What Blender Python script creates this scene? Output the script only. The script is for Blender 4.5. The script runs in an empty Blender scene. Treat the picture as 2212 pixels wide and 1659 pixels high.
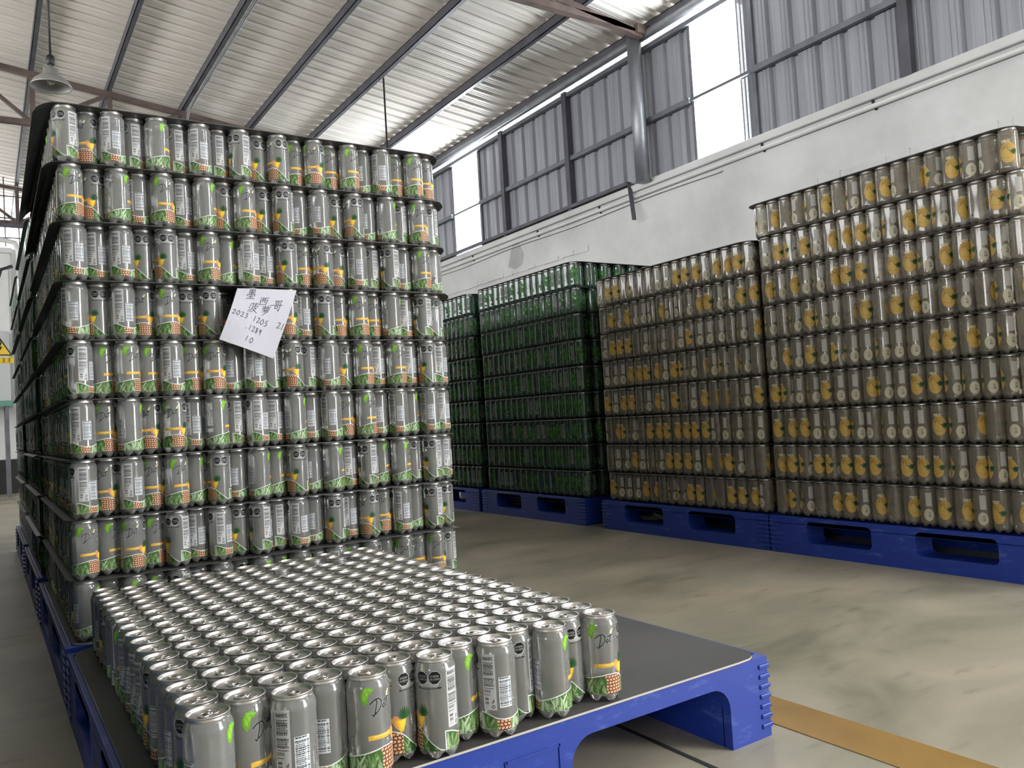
import bpy, bmesh, math, random
import numpy as np
from mathutils import Vector, Matrix
random.seed(7); RNG=np.random.RandomState(5)
scn=bpy.context.scene
col=scn.collection
PI=math.pi
CAMZ=0.66
# ------------------------------------------------------------------ camera
cam_d=bpy.data.cameras.new('camera'); cam=bpy.data.objects.new('camera',cam_d); col.objects.link(cam)
_R=((0.83489684,0.0298403,-0.54959696),(-0.54714546,-0.06353793,-0.83462254),(-0.05982564,0.9975332,-0.03672063))
# rows = world axes written in camera axes (x right, y up, z back)
m=Matrix(((_R[0][0],_R[0][1],_R[0][2],0),(_R[1][0],_R[1][1],_R[1][2],0),(_R[2][0],_R[2][1],_R[2][2],CAMZ),(0,0,0,1)))
m=Matrix.Translation((0,0,CAMZ))@Matrix((_R[0],_R[1],_R[2])).to_4x4()
# world +Y must point away from the viewer: the camera z row is 'back'
cam.matrix_world=m
cam_d.sensor_fit='HORIZONTAL'; cam_d.sensor_width=36; cam_d.lens=36*1740.5/2212
cam_d.clip_start=0.02; cam_d.clip_end=200
scn.camera=cam
# ------------------------------------------------------------------ sky, daylight, exposure
w=bpy.data.worlds.new('sky'); scn.world=w; w.use_nodes=True
bg=w.node_tree.nodes['Background']; bg.inputs[0].default_value=(0.93,0.96,1,1); bg.inputs[1].default_value=3.0
scn.view_settings.view_transform='Standard'; scn.view_settings.look='None'
scn.view_settings.gamma=1; scn.view_settings.use_curve_mapping=False
scn.view_settings.exposure=0.9
def area(name,loc,rot,sx,sy,watts,color=(1,1,1),spread=PI):
    l=bpy.data.lights.new(name,'AREA'); l.shape='RECTANGLE'; l.size=sx; l.size_y=sy; l.energy=watts; l.color=color; l.spread=spread
    o=bpy.data.objects.new(name,l); o.location=loc; o.rotation_euler=rot; col.objects.link(o); return o
WY=[-7.35,-3.58,0.19,3.96,7.70,11.5]      # window centres on the right wall
for k,y in enumerate(WY):
    area('daylight_window',(4.70,y,3.02),(0,PI/2,0),1.06,0.62,52,(0.90,0.95,1))
area('daylight_door',(4.75,-3.3,1.65),(0,PI/2,0),2.9,2.6,235,(1,0.985,0.95))      # open loading door in the right wall behind the viewer
area('fill_left_wall',(-7.85,3.5,2.30),(0,-PI/2,0),2.1,17.0,690,(0.97,0.98,1))      # unseen light band added along the left wall, set low to brighten the roof
area('fill_overhead',(3.0,-1.4,3.72),(0,0,0),1.6,2.6,60,(1,0.98,0.94))              # unseen light added under the roof near the door
area('daylight_gable',(-1.2,14.2,4.15),(-PI/2,0,0),7.0,1.2,80,(1,0.96,0.91))    # open band above the far wall
cy=scn.cycles
cy.max_bounces=10; cy.diffuse_bounces=4; cy.glossy_bounces=3; cy.transmission_bounces=8; cy.transparent_max_bounces=24
cy.caustics_reflective=False; cy.caustics_refractive=False; cy.sample_clamp_indirect=6
# ------------------------------------------------------------------ materials
def newmat(name):
    mt=bpy.data.materials.new(name); mt.use_nodes=True
    nt=mt.node_tree; return mt,nt,nt.nodes['Principled BSDF']
def simple(name,c,rough=.5,metal=0,noise=0,scale=8,bump=0,bscale=60,spec=None,coat=0):
    mt,nt,b=newmat(name)
    b.inputs['Base Color'].default_value=(*c,1); b.inputs['Roughness'].default_value=rough; b.inputs['Metallic'].default_value=metal
    if spec is not None: b.inputs['Specular IOR Level'].default_value=spec
    if noise:
        tc=nt.nodes.new('ShaderNodeTexCoord'); n=nt.nodes.new('ShaderNodeTexNoise'); n.inputs['Scale'].default_value=scale; n.inputs['Detail'].default_value=5
        nt.links.new(tc.outputs['Object'],n.inputs['Vector'])
        r=nt.nodes.new('ShaderNodeValToRGB')
        r.color_ramp.elements[0].position=.3; r.color_ramp.elements[1].position=.72
        r.color_ramp.elements[0].color=(*[max(0,x*(1-noise)) for x in c],1); r.color_ramp.elements[1].color=(*[min(1,x*(1+noise)) for x in c],1)
        nt.links.new(n.outputs['Fac'],r.inputs[0]); nt.links.new(r.outputs[0],b.inputs['Base Color'])
    if bump:
        tc=nt.nodes.new('ShaderNodeTexCoord'); n=nt.nodes.new('ShaderNodeTexNoise'); n.inputs['Scale'].default_value=bscale; n.inputs['Detail'].default_value=4
        nt.links.new(tc.outputs['Object'],n.inputs['Vector'])
        bp=nt.nodes.new('ShaderNodeBump'); bp.inputs['Strength'].default_value=bump; bp.inputs['Distance'].default_value=.01
        nt.links.new(n.outputs['Fac'],bp.inputs['Height']); nt.links.new(bp.outputs[0],b.inputs['Normal'])
    return mt
def drink(name,milk,tint,fac,trough=.04):
    """PET wall filled with drink: refracting body mixed with a little cloudy scattering"""
    mt,nt,b=newmat(name)
    b.inputs['Base Color'].default_value=(*tint,1); b.inputs['Transmission Weight'].default_value=1
    b.inputs['Roughness'].default_value=trough; b.inputs['IOR'].default_value=1.36
    d=nt.nodes.new('ShaderNodeBsdfDiffuse'); d.inputs[0].default_value=(*milk,1)
    t=nt.nodes.new('ShaderNodeBsdfTranslucent'); t.inputs[0].default_value=(*milk,1)
    m1=nt.nodes.new('ShaderNodeMixShader'); m1.inputs[0].default_value=.45
    nt.links.new(d.outputs[0],m1.inputs[1]); nt.links.new(t.outputs[0],m1.inputs[2])
    tr=nt.nodes.new('ShaderNodeBsdfTransparent'); tr.inputs[0].default_value=(*tint,1)      # thin clear wall
    m0=nt.nodes.new('ShaderNodeMixShader'); m0.inputs[0].default_value=.62
    nt.links.new(b.outputs[0],m0.inputs[1]); nt.links.new(tr.outputs[0],m0.inputs[2])
    m2=nt.nodes.new('ShaderNodeMixShader'); m2.inputs[0].default_value=fac
    nt.links.new(m0.outputs[0],m2.inputs[1]); nt.links.new(m1.outputs[0],m2.inputs[2])
    g=nt.nodes.new('ShaderNodeBsdfGlossy'); g.inputs['Roughness'].default_value=.09; g.inputs[0].default_value=(1,1,1,1)
    fr=nt.nodes.new('ShaderNodeFresnel'); fr.inputs[0].default_value=1.5
    m3=nt.nodes.new('ShaderNodeMixShader')
    nt.links.new(fr.outputs[0],m3.inputs[0]); nt.links.new(m2.outputs[0],m3.inputs[1]); nt.links.new(g.outputs[0],m3.inputs[2])
    nt.links.new(m3.outputs[0],nt.nodes['Material Output'].inputs[0])
    return mt
def printmat(name,rough=.3):
    mt,nt,b=newmat(name); a=nt.nodes.new('ShaderNodeAttribute'); a.attribute_name='print'
    nt.links.new(a.outputs['Color'],b.inputs['Base Color']); b.inputs['Roughness'].default_value=rough; b.inputs['Specular IOR Level'].default_value=.25
    return mt
M={}
M['clear']=drink('clear_drink',(.92,.93,.91),(.98,.99,.98),.28,.02)
M['amber']=drink('amber_drink',(.47,.42,.33),(.93,.90,.82),.42,.04)
M['green']=drink('green_drink',(.09,.19,.13),(.50,.72,.60),.55,.08)
M['print']=printmat('printed_film',.42)
M['lid']=simple('lid_aluminium',(.64,.62,.60),.37,1)
M['tab']=simple('tab_aluminium',(.58,.57,.56),.30,1)
M['sheet']=simple('layer_sheet',(.055,.056,.058),.5,0,.25,6,.05,90)
M['board']=simple('grey_board',(.066,.064,.064),.62,0,.22,5,.04,90,.3)
M['edge']=simple('board_edge',(.45,.43,.38),.7)
M['paper']=simple('paper',(.56,.56,.64),.8,0,0,1,.25,14)
M['ink']=simple('ink',(.03,.03,.06),.6)
M['steel']=simple('painted_steel',(.085,.085,.10),.5,.3,.25,6)
M['rust']=simple('brown_steel',(.12,.085,.075),.6,.2,.35,7)
M['girt']=simple('grey_steel',(.16,.17,.19),.45,.5,.2,7)
M['pipe']=simple('galvanised_pipe',(.25,.26,.28),.42,.6,.15,10)
M['black']=simple('black_rubber',(.012,.012,.013),.5)
M['white']=simple('white_paint',(.62,.62,.60),.45,0,.08,4)
M['cabinet']=simple('cabinet_paint',(.50,.51,.50),.4)
M['signyellow']=simple('sign_yellow',(.75,.50,.03),.5)
M['greenglass']=simple('green_edge',(.12,.28,.22),.3)
M['lampshade']=simple('grey_enamel',(.33,.33,.32),.4,.4)
# galvanised roofing, streaked along the sheet
def metal_sheet(name,c,axis,lo,hi,rough,metal):
    mt,nt,b=newmat(name); b.inputs['Roughness'].default_value=rough; b.inputs['Metallic'].default_value=metal
    tc=nt.nodes.new('ShaderNodeTexCoord'); mp=nt.nodes.new('ShaderNodeMapping'); mp.inputs['Scale'].default_value=axis
    n=nt.nodes.new('ShaderNodeTexNoise'); n.inputs['Scale'].default_value=1; n.inputs['Detail'].default_value=6; n.inputs['Roughness'].default_value=.65
    r=nt.nodes.new('ShaderNodeValToRGB'); r.color_ramp.elements[0].position=.3; r.color_ramp.elements[1].position=.75
    r.color_ramp.elements[0].color=(*[x*lo for x in c],1); r.color_ramp.elements[1].color=(*[x*hi for x in c],1)
    nt.links.new(tc.outputs['Object'],mp.inputs[0]); nt.links.new(mp.outputs[0],n.inputs['Vector']); nt.links.new(n.outputs['Fac'],r.inputs[0]); nt.links.new(r.outputs[0],b.inputs['Base Color'])
    return mt
M['roof']=metal_sheet('roof_sheet_metal',(.80,.755,.70),(.7,9,1),.85,1.06,.5,.03)
M['clad']=metal_sheet('wall_sheet_metal',(.30,.31,.34),(1,26,.8),.75,1.15,.45,.2)
# plaster
def plaster():
    mt,nt,b=newmat('white_plaster'); b.inputs['Roughness'].default_value=.75
    tc=nt.nodes.new('ShaderNodeTexCoord')
    n=nt.nodes.new('ShaderNodeTexNoise'); n.inputs['Scale'].default_value=1.6; n.inputs['Detail'].default_value=7; n.inputs['Roughness'].default_value=.6
    r=nt.nodes.new('ShaderNodeValToRGB'); r.color_ramp.elements[0].position=.25; r.color_ramp.elements[1].position=.6
    r.color_ramp.elements[0].color=(.44,.44,.435,1); r.color_ramp.elements[1].color=(.58,.585,.58,1)
    nt.links.new(tc.outputs['Object'],n.inputs['Vector']); nt.links.new(n.outputs['Fac'],r.inputs[0]); nt.links.new(r.outputs[0],b.inputs['Base Color'])
    n2=nt.nodes.new('ShaderNodeTexNoise'); n2.inputs['Scale'].default_value=9; n2.inputs['Detail'].default_value=6
    bp=nt.nodes.new('ShaderNodeBump'); bp.inputs['Strength'].default_value=.25; bp.inputs['Distance'].default_value=.02
    nt.links.new(tc.outputs['Object'],n2.inputs['Vector']); nt.links.new(n2.outputs['Fac'],bp.inputs['Height']); nt.links.new(bp.outputs[0],b.inputs['Normal'])
    return mt
M['plaster']=plaster()
def floor_mat():
    mt,nt,b=newmat('worn_epoxy_floor'); b.inputs['Specular IOR Level'].default_value=.3
    L=nt.links.new; N=nt.nodes.new
    tc=N('ShaderNodeTexCoord'); mp=N('ShaderNodeMapping'); mp.inputs['Scale'].default_value=(1.0,1.6,1)
    n=N('ShaderNodeTexNoise'); n.inputs['Scale'].default_value=1.5; n.inputs['Detail'].default_value=7; n.inputs['Roughness'].default_value=.6; n.inputs['Distortion'].default_value=.5
    r=N('ShaderNodeValToRGB'); e=r.color_ramp.elements
    e[0].position=.30; e[0].color=(.165,.165,.125,1); e[1].position=.68; e[1].color=(.40,.345,.265,1)
    x=e.new(.45); x.color=(.27,.255,.195,1); x=e.new(.57); x.color=(.325,.30,.235,1)
    L(tc.outputs['Object'],mp.inputs[0]); L(mp.outputs[0],n.inputs['Vector']); L(n.outputs['Fac'],r.inputs[0])
    # dark scuffs and pale scratches
    mp2=N('ShaderNodeMapping'); mp2.inputs['Scale'].default_value=(2.2,7,1); mp2.inputs['Rotation'].default_value=(0,0,.5)
    n2=N('ShaderNodeTexNoise'); n2.inputs['Scale'].default_value=2.6; n2.inputs['Detail'].default_value=5
    r2=N('ShaderNodeValToRGB'); r2.color_ramp.elements[0].position=.60; r2.color_ramp.elements[1].position=.74
    r2.color_ramp.elements[0].color=(0,0,0,1); r2.color_ramp.elements[1].color=(.5,.5,.5,1)
    L(tc.outputs['Object'],mp2.inputs[0]); L(mp2.outputs[0],n2.inputs['Vector']); L(n2.outputs['Fac'],r2.inputs[0])
    mx=N('ShaderNodeMixRGB'); mx.inputs[2].default_value=(.13,.125,.10,1); L(r2.outputs[0],mx.inputs[0]); L(r.outputs[0],mx.inputs[1])
    L(mx.outputs[0],b.inputs['Base Color'])
    r3=N('ShaderNodeMapRange'); r3.inputs[3].default_value=.32; r3.inputs[4].default_value=.52
    L(n.outputs['Fac'],r3.inputs[0]); L(r3.outputs[0],b.inputs['Roughness'])
    return mt
M['floor']=floor_mat()
M['line']=simple('yellow_floor_paint',(.27,.16,.042),.5,0,.18,6)
M['joint']=simple('dark_joint',(.02,.02,.02),.8)
def blue_plastic():
    mt,nt,b=newmat('blue_plastic'); L=nt.links.new; N=nt.nodes.new
    b.inputs['Roughness'].default_value=.42
    tc=N('ShaderNodeTexCoord'); n=N('ShaderNodeTexNoise'); n.inputs['Scale'].default_value=14; n.inputs['Detail'].default_value=6; n.inputs['Roughness'].default_value=.7
    mp=N('ShaderNodeMapping'); mp.inputs['Scale'].default_value=(1,1,3.2); mp.inputs['Rotation'].default_value=(0,.5,0)
    r=N('ShaderNodeValToRGB'); r.color_ramp.elements[0].position=.56; r.color_ramp.elements[1].position=.74
    r.color_ramp.elements[0].color=(.010,.036,.27,1); r.color_ramp.elements[1].color=(.07,.13,.42,1)
    L(tc.outputs['Object'],mp.inputs[0]); L(mp.outputs[0],n.inputs['Vector']); L(n.outputs['Fac'],r.inputs[0]); L(r.outputs[0],b.inputs['Base Color'])
    return mt
M['blue']=blue_plastic()
# ------------------------------------------------------------------ helpers
def mesh_obj(name,verts,faces,mats,parent=None,smooth=False,midx=None):
    me=bpy.data.meshes.new(name); me.from_pydata(verts,[],faces)
    for mt in (mats if isinstance(mats,(list,tuple)) else [mats]): me.materials.append(mt)
    if smooth: me.polygons.foreach_set('use_smooth',[True]*len(faces))
    if midx is not None: me.polygons.foreach_set('material_index',midx)
    me.update()
    o=bpy.data.objects.new(name,me); col.objects.link(o)
    if parent is not None: o.parent=parent
    return o
class MB:
    """collects boxes, bars and tubes into ONE mesh"""
    def __init__(s): s.v=[]; s.f=[]; s.sm=False
    def box(s,x0,x1,y0,y1,z0,z1):
        b=len(s.v); s.v+=[(x0,y0,z0),(x1,y0,z0),(x1,y1,z0),(x0,y1,z0),(x0,y0,z1),(x1,y0,z1),(x1,y1,z1),(x0,y1,z1)]
        s.f+=[tuple(b+i for i in q) for q in ((0,3,2,1),(4,5,6,7),(0,1,5,4),(1,2,6,5),(2,3,7,6),(3,0,4,7))]; return s
    def bar(s,a,b,w,h=None,up=(0,0,1)):
        h=h or w; a=Vector(a); b=Vector(b); d=(b-a).normalized(); u=Vector(up)
        if abs(d.dot(u))>.98: u=Vector((0,1,0))
        x=d.cross(u).normalized(); y=x.cross(d).normalized(); n=len(s.v)
        for p in (a,b):
            for i,j in ((-1,-1),(1,-1),(1,1),(-1,1)): s.v.append(tuple(p+x*(i*w/2)+y*(j*h/2)))
        s.f+=[tuple(n+i for i in q) for q in ((0,1,2,3),(7,6,5,4),(0,4,5,1),(1,5,6,2),(2,6,7,3),(3,7,4,0))]; return s
    def tube(s,pts,r,seg=10,cap=True):
        pts=[Vector(p) for p in pts]; n0=len(s.v); prev=None
        for i,p in enumerate(pts):
            d=(pts[min(i+1,len(pts)-1)]-pts[max(i-1,0)]).normalized()
            u=prev if prev is not None else (Vector((0,0,1)) if abs(d.z)<.9 else Vector((0,1,0)))
            x=d.cross(u).normalized(); y=x.cross(d).normalized(); prev=y
            for k in range(seg):
                a=2*PI*k/seg; s.v.append(tuple(p+x*(r*math.cos(a))+y*(r*math.sin(a))))
        for i in range(len(pts)-1):
            for k in range(seg):
                a=n0+i*seg+k; b=n0+i*seg+(k+1)%seg; s.f.append((a,b,b+seg,a+seg))
        if cap:
            s.f.append(tuple(n0+k for k in range(seg))[::-1]); s.f.append(tuple(n0+(len(pts)-1)*seg+k for k in range(seg)))
        return s
    def build(s,name,mat,parent=None,smooth=False,bevel=0):
        o=mesh_obj(name,s.v,s.f,mat,parent,smooth)
        if bevel:
            md=o.modifiers.new('bevel','BEVEL'); md.width=bevel; md.segments=2; md.limit_method='ANGLE'
        return o
def lathe(profile,seg,cap_first=False,cap_last=False):
    v=[];f=[]
    for r,z in profile:
        for k in range(seg):
            a=2*PI*k/seg; v.append((r*math.cos(a),r*math.sin(a),z))
    for i in range(len(profile)-1):
        for k in range(seg):
            a=i*seg+k;b=i*seg+(k+1)%seg; f.append((a,b,b+seg,a+seg))
    if cap_first: f.append(tuple(range(seg))[::-1])
    if cap_last: f.append(tuple((len(profile)-1)*seg+k for k in range(seg)))
    return v,f
def empty(name,loc=(0,0,0),rz=0):
    o=bpy.data.objects.new(name,None); o.location=loc; o.rotation_euler=(0,0,rz); o.empty_display_size=.05; col.objects.link(o); return o
def tag(o,label=None,cat=None,group=None,kind=None):
    if label: o['label']=label
    if cat: o['category']=cat
    if group: o['group']=group
    if kind: o['kind']=kind
    return o
ORD=['first','second','third','fourth','fifth','sixth','seventh','eighth','ninth','tenth','eleventh','twelfth','thirteenth','fourteenth','fifteenth','sixteenth','seventeenth','eighteenth','nineteenth','twentieth']
def plate(outer,holes,thick,plane):
    """flat polygon with rounded holes, extruded; plane 'YZ' or 'XZ'; thickness centred on 0"""
    cu=bpy.data.curves.new('tmp','CURVE'); cu.dimensions='2D'; cu.fill_mode='BOTH'; cu.extrude=thick/2
    for poly in [outer]+holes:
        sp=cu.splines.new('POLY'); sp.points.add(len(poly)-1); sp.use_cyclic_u=True
        for p,(a,b) in zip(sp.points,poly): p.co=(a,b,0,1)
    o=bpy.data.objects.new('tmp',cu); col.objects.link(o)
    dg=bpy.context.evaluated_depsgraph_get(); me=bpy.data.meshes.new_from_object(o.evaluated_get(dg))
    bpy.data.objects.remove(o); bpy.data.curves.remove(cu)
    v=[tuple(x.co) for x in me.vertices]; f=[tuple(p.vertices) for p in me.polygons]; bpy.data.meshes.remove(me)
    if plane=='YZ': v=[(c,a,b) for a,b,c in v]
    else: v=[(a,-c,b) for a,b,c in v]
    return v,f
def rrect(x0,x1,y0,y1,r,n=5,corners=(1,1,1,1)):
    pts=[]
    for (cx,cy,a0),on in zip(((x1-r,y1-r,0),(x0+r,y1-r,90),(x0+r,y0+r,180),(x1-r,y0+r,270)),corners):
        if not on:
            pts.append((cx+(r if a0 in(0,270) else -r),cy+(r if a0 in(0,90) else -r))); continue
        for k in range(n+1):
            a=math.radians(a0+90*k/n); pts.append((cx+r*math.cos(a),cy+r*math.sin(a)))
    return pts
# ------------------------------------------------------------------ printed film: painted on a grid in millimetres
D=.0633; RB=.0306; HC=.1475
CIRC=199.
class Raster:
    def __init__(s,res,v0,v1):
        s.res=res; s.v0=v0; s.nu=int(round(CIRC/res)); s.nv=int((v1-v0)/res)
        s.U,s.V=np.meshgrid((np.arange(s.nu)+.5)*CIRC/s.nu,v0+(np.arange(s.nv)+.5)*res,indexing='ij')
        s.C=np.zeros((s.nu,s.nv,3)); s.A=np.zeros((s.nu,s.nv),bool)
    def rel(s,u0): return (s.U-u0+CIRC/2)%CIRC-CIRC/2
    def put(s,mask,c):
        c=np.array(c,float)
        s.C[mask]=c if c.ndim==1 else c[mask]; s.A[mask]=True
    def poly(s,u0,pts,c):
        X=s.rel(u0);Y=s.V; ins=np.zeros(X.shape,bool); n=len(pts)
        for i in range(n):
            x1,y1=pts[i];x2,y2=pts[(i+1)%n]
            if y1==y2: continue
            t=((y1>Y)!=(y2>Y))&(X<(x2-x1)*(Y-y1)/(y2-y1)+x1); ins^=t
        s.put(ins,c); return ins
    def line(s,u0,pts,w,c):
        X=s.rel(u0);Y=s.V; mk=np.zeros(X.shape,bool)
        for (x1,y1),(x2,y2) in zip(pts[:-1],pts[1:]):
            dx,dy=x2-x1,y2-y1; L=dx*dx+dy*dy+1e-9
            t=np.clip(((X-x1)*dx+(Y-y1)*dy)/L,0,1)
            mk|=(X-x1-t*dx)**2+(Y-y1-t*dy)**2<(w/2)**2
        s.put(mk,c)
    def disc(s,u0,v,ru,rv,c): 
        mk=(s.rel(u0)/ru)**2+((s.V-v)/rv)**2<1; s.put(mk,c); return mk
    def rect(s,u0,u1,v0,v1,c):
        X=s.rel((u0+u1)/2); mk=(abs(X)<(u1-u0)/2)&(s.V>v0)&(s.V<v1); s.put(mk,c); return mk
    def mesh(s,name):
        nu,nv=s.nu,s.nv; r=RB+.00015
        a=(np.arange(nu)*2*PI/nu)
        vz=(s.v0+np.arange(nv+1)*s.res)/1000
        sel=np.argwhere(s.A)
        i,j=sel[:,0],sel[:,1]; i2=(i+1)%nu
        quad=np.stack([i*(nv+1)+j,i2*(nv+1)+j,i2*(nv+1)+j+1,i*(nv+1)+j+1],1)
        used,inv=np.unique(quad,return_inverse=True); inv=inv.reshape(quad.shape)
        ui,uj=used//(nv+1),used%(nv+1)
        rr=body_radius(vz[uj])+.00015
        co=np.stack([rr*np.cos(a[ui]),rr*np.sin(a[ui]),vz[uj]],1)
        me=bpy.data.meshes.new(name)
        me.vertices.add(len(co)); me.vertices.foreach_set('co',co.ravel().astype(np.float32))
        nf=len(quad); me.loops.add(nf*4); me.polygons.add(nf)
        me.loops.foreach_set('vertex_index',inv.ravel().astype(np.int32))
        me.polygons.foreach_set('loop_start',np.arange(nf,dtype=np.int32)*4); 
        me.polygons.foreach_set('use_smooth',np.ones(nf,bool))
        at=me.color_attributes.new('print','FLOAT_COLOR','CORNER')
        cc=np.ones((nf,4,4),np.float32); cc[:,:,:3]=s.C[i,j][:,None,:]
        at.data.foreach_set('color',cc.ravel())
        me.materials.append(M['print']); me.update(calc_edges=True); me.validate()
        return me
BODY=[(0,.0085),(.009,.0065),(.0165,.0008),(.0215,0),(.0255,.0025),(.0288,.0075),(.0306,.0135),(RB,.0205),(RB,.045),(RB,.085),(RB,.1245),(.0311,.1295),(.0297,.1340),(.0277,.1385),(.0263,.1415)]
def body_radius(z):
    zz=[p[1] for p in BODY[3:]]; rr=[p[0] for p in BODY[3:]]
    return np.interp(z,zz,rr)
def text_lines(R,u0,u1,v0,v1,c,pitch=1.6,h=.8,seed=0,fill=.82):
    g=np.random.RandomState(seed); v=v1
    while v-h>v0:
        u=u0; end=u1-g.rand()*(u1-u0)*.15
        if g.rand()>.07:
            while u<end:
                L=.9+g.rand()*3.2; R.rect(u,min(u+L,end),v-h,v,c); u+=L+.55
        v-=pitch
GL={'E':[[(1,1),(0,1),(0,0),(1,0)],[(0,.5),(.8,.5)]],'X':[[(0,0),(1,1)],[(0,1),(1,0)]],'C':[[(1,.85),(.7,1),(.2,1),(0,.7),(0,.3),(.2,0),(.7,0),(1,.15)]],
 'S':[[(1,.85),(.6,1),(.1,.9),(.1,.6),(.9,.4),(.9,.1),(.4,0),(0,.15)]],'O':[[(.5,1),(0,.7),(0,.3),(.5,0),(1,.3),(1,.7),(.5,1)]],
 'A':[[(0,0),(.5,1),(1,0)],[(.2,.35),(.8,.35)]],'L':[[(0,1),(0,0),(.9,0)]],'R':[[(0,0),(0,1),(.8,1),(.9,.7),(.7,.5),(0,.5)],[(.5,.5),(1,0)]],
 'I':[[(.5,0),(.5,1)]],'Z':[[(0,1),(1,1),(0,0),(1,0)]],'U':[[(0,1),(0,.2),(.3,0),(.7,0),(1,.2),(1,1)]]}
def word(R,uc,v,s,h,c,w):
    n=len(s); cw=h*.62; st=h*.92; x=-(n*st-(st-cw))/2
    for ch in s:
        for pl in GL[ch]: R.line(uc,[(x+a*cw,v+b*h) for a,b in pl],w,c)
        x+=st
def leafblades(R,u0,u1,vtop,cols,n,seed,vb=13):
    g=np.random.RandomState(seed)
    for k in range(n):
        x=u0+g.rand()*(u1-u0); a=(g.rand()-.5)*1.5; L=8+g.rand()*20; wd=.9+g.rand()*2.2
        b=(0,vb+g.rand()*9); t=(a*L,b[1]+L)
        c=np.array(cols[g.randint(len(cols))])*(.75+.5*g.rand())
        R.poly(x,[(-wd,b[1]),(wd,b[1]),(t[0]*.6+wd*.7,b[1]+L*.6),t,(t[0]*.6-wd*.7,b[1]+L*.6)],c)
def paint_pineapple(res):
    R=Raster(res,15,134.4)
    DK=(.010,.010,.012); WH=(.80,.82,.82); PALE=(.50,.51,.52)
    # wavy top of the artwork at the foot of the can
    ks=[0,14,30,46,58,66,78,90,99,99.5,112,128,140,152,166,184,199]
    vs=[42,45,48,48.5,45,38,26,17,14,42,40,33,31,31,34,39,42]
    top=np.interp(R.U,ks,vs)
    under=R.V<top
    base=np.zeros(R.C.shape); base[:]=(.05,.13,.03)
    R.put(under,base)
    greens=[(.06,.15,.04),(.12,.21,.07),(.21,.30,.14),(.03,.09,.025),(.30,.40,.22)]
    cA,cM=R.C.copy(),R.A.copy()
    leafblades(R,-2,30,40,greens,46,1); leafblades(R,62,99,30,greens[:4],40,2); leafblades(R,99,132,36,greens,46,3)
    pale=[(.19,.31,.15),(.31,.43,.25),(.11,.22,.08),(.42,.52,.35)]
    leafblades(R,152,199,36,pale,64,4)
    # pineapple skin
    for (a,b) in ((28,61),(128,150)):
        X=R.U; v=R.V; cu=6.2; cv=5.2
        row=np.floor(v/cv); xs=(X+ (row%2)*cu/2 +1.2*np.sin(v*.5))/cu; fx=abs((xs%1)-.5)*2; fy=abs(((v/cv)%1)-.5)*2
        e=np.maximum(fx,fy); shade=np.clip(1.15-.55*e**2,0,1)
        sk=np.stack([.56*shade,.27*shade,.15*shade],-1); hl=((fx<.5)&(fy<.5)); sk[hl]=(.72,.47,.31); sk[e>.78]=(.06,.02,.01)
        bulge=top-0*(X)
        R.put((X>a+1.5*np.sin(v*.4))&(X<b)&(v<bulge-.2),sk)
    R.A&=(R.V<top)|False
    # white curve
    R.put((R.V<top+.9)&(R.V>top-.7),WH); R.line(99.2,[(0,15),(0,42)],1.2,WH)
    # yellow ribbon with small wording
    rb=(R.rel(30)>-22)&(R.rel(30)<20)&(abs(R.V-(63.5+.02*R.rel(30)))<3.3); R.put(rb,(.72,.42,.05))
    text_lines(R,16,44,62.2,64.8,(.95,.75,.35),2.2,1.1,9)
    # pineapple piece: body, cut wedge, crown
    mk=(((R.rel(53)+(R.V-60)*.3)/6.8)**2+((R.V-60)/10.5)**2<1); X=R.rel(53)
    ch=((np.floor(X/1.7)+np.floor(R.V/1.7))%2)[...,None]
    R.put(mk,np.where(ch>0,np.array((.62,.22,.08)),np.array((.72,.38,.20))))
    R.poly(58,[(-8,64),(9,65),(8,58),(4,48),(-1,46),(-4,54)],(.80,.50,.02)); R.poly(58,[(-3,62),(7,63.5),(5,55),(0,50)],(.90,.63,.08))
    for a in np.linspace(-78,78,13):
        t=math.radians(a); L=15+4*math.cos(t*2.2)
        R.poly(65,[(-1.3,65),(1.3,65),(math.sin(t)*L*.7+1.2,65+math.cos(t)*L*.7),(math.sin(t)*L,65+math.cos(t)*L),(math.sin(t)*L*.7-1.2,65+math.cos(t)*L*.7)],(.015,.055+.05*(abs(math.sin(a))),.02))
    # lime leaves
    S=15
    R.poly(8,[(-7,113+S),(-3,117+S),(4,118+S),(11,114+S),(6,109+S),(3,108+S),(1,97+S),(-3,92+S),(-8,99+S),(-9,107+S)],(.16,.40,.03))
    R.poly(8,[(-6,112+S),(0,116+S),(3,109+S),(-2,98+S),(-6,102+S)],(.26,.54,.06)); R.line(8,[(-5,112+S),(0,105+S),(-2,96+S)],.6,(.10,.28,.02)); R.line(8,[(2,114+S),(9,113.5+S)],.6,(.4,.66,.2))
    # blossoms
    for du,dv,r_,c in ((0,0,2.6,(.78,.52,.16)),(-1.2,6,2.2,(.80,.72,.38)),(-2.6,3.2,1.7,(.8,.78,.55)),(1,9,1.5,(.8,.78,.5))): R.disc(44+du,114+dv,r_,r_,c)
    # script name
    T=lambda pl:[(a_*1.12,(b_-80)*1.12+92) for a_,b_ in pl]
    Dp=[(-9,100),(-8,97),(-11,84),(-13,80)]; bowl=[(-17,96),(-12,100),(-6,101.5),(-1.5,98),(-1.8,92),(-6,86),(-13,81.5),(-15,82.5)]
    op=[(2.6,93.5),(.4,92.5),(0,89.5),(1.8,88.6),(3.6,90.5),(3.4,93),(2.6,93.5)]; tp=[(8.5,100.5),(6,91.5),(6.2,89.6),(7.8,89.8)]; cr=[(2.5,97),(13,100.2)]
    for wd,c in ((2.9,(.34,.36,.36)),(1.8,DK)):
        for pl in (Dp,bowl,op,tp,cr): R.line(32,T(pl),wd,c)
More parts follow.
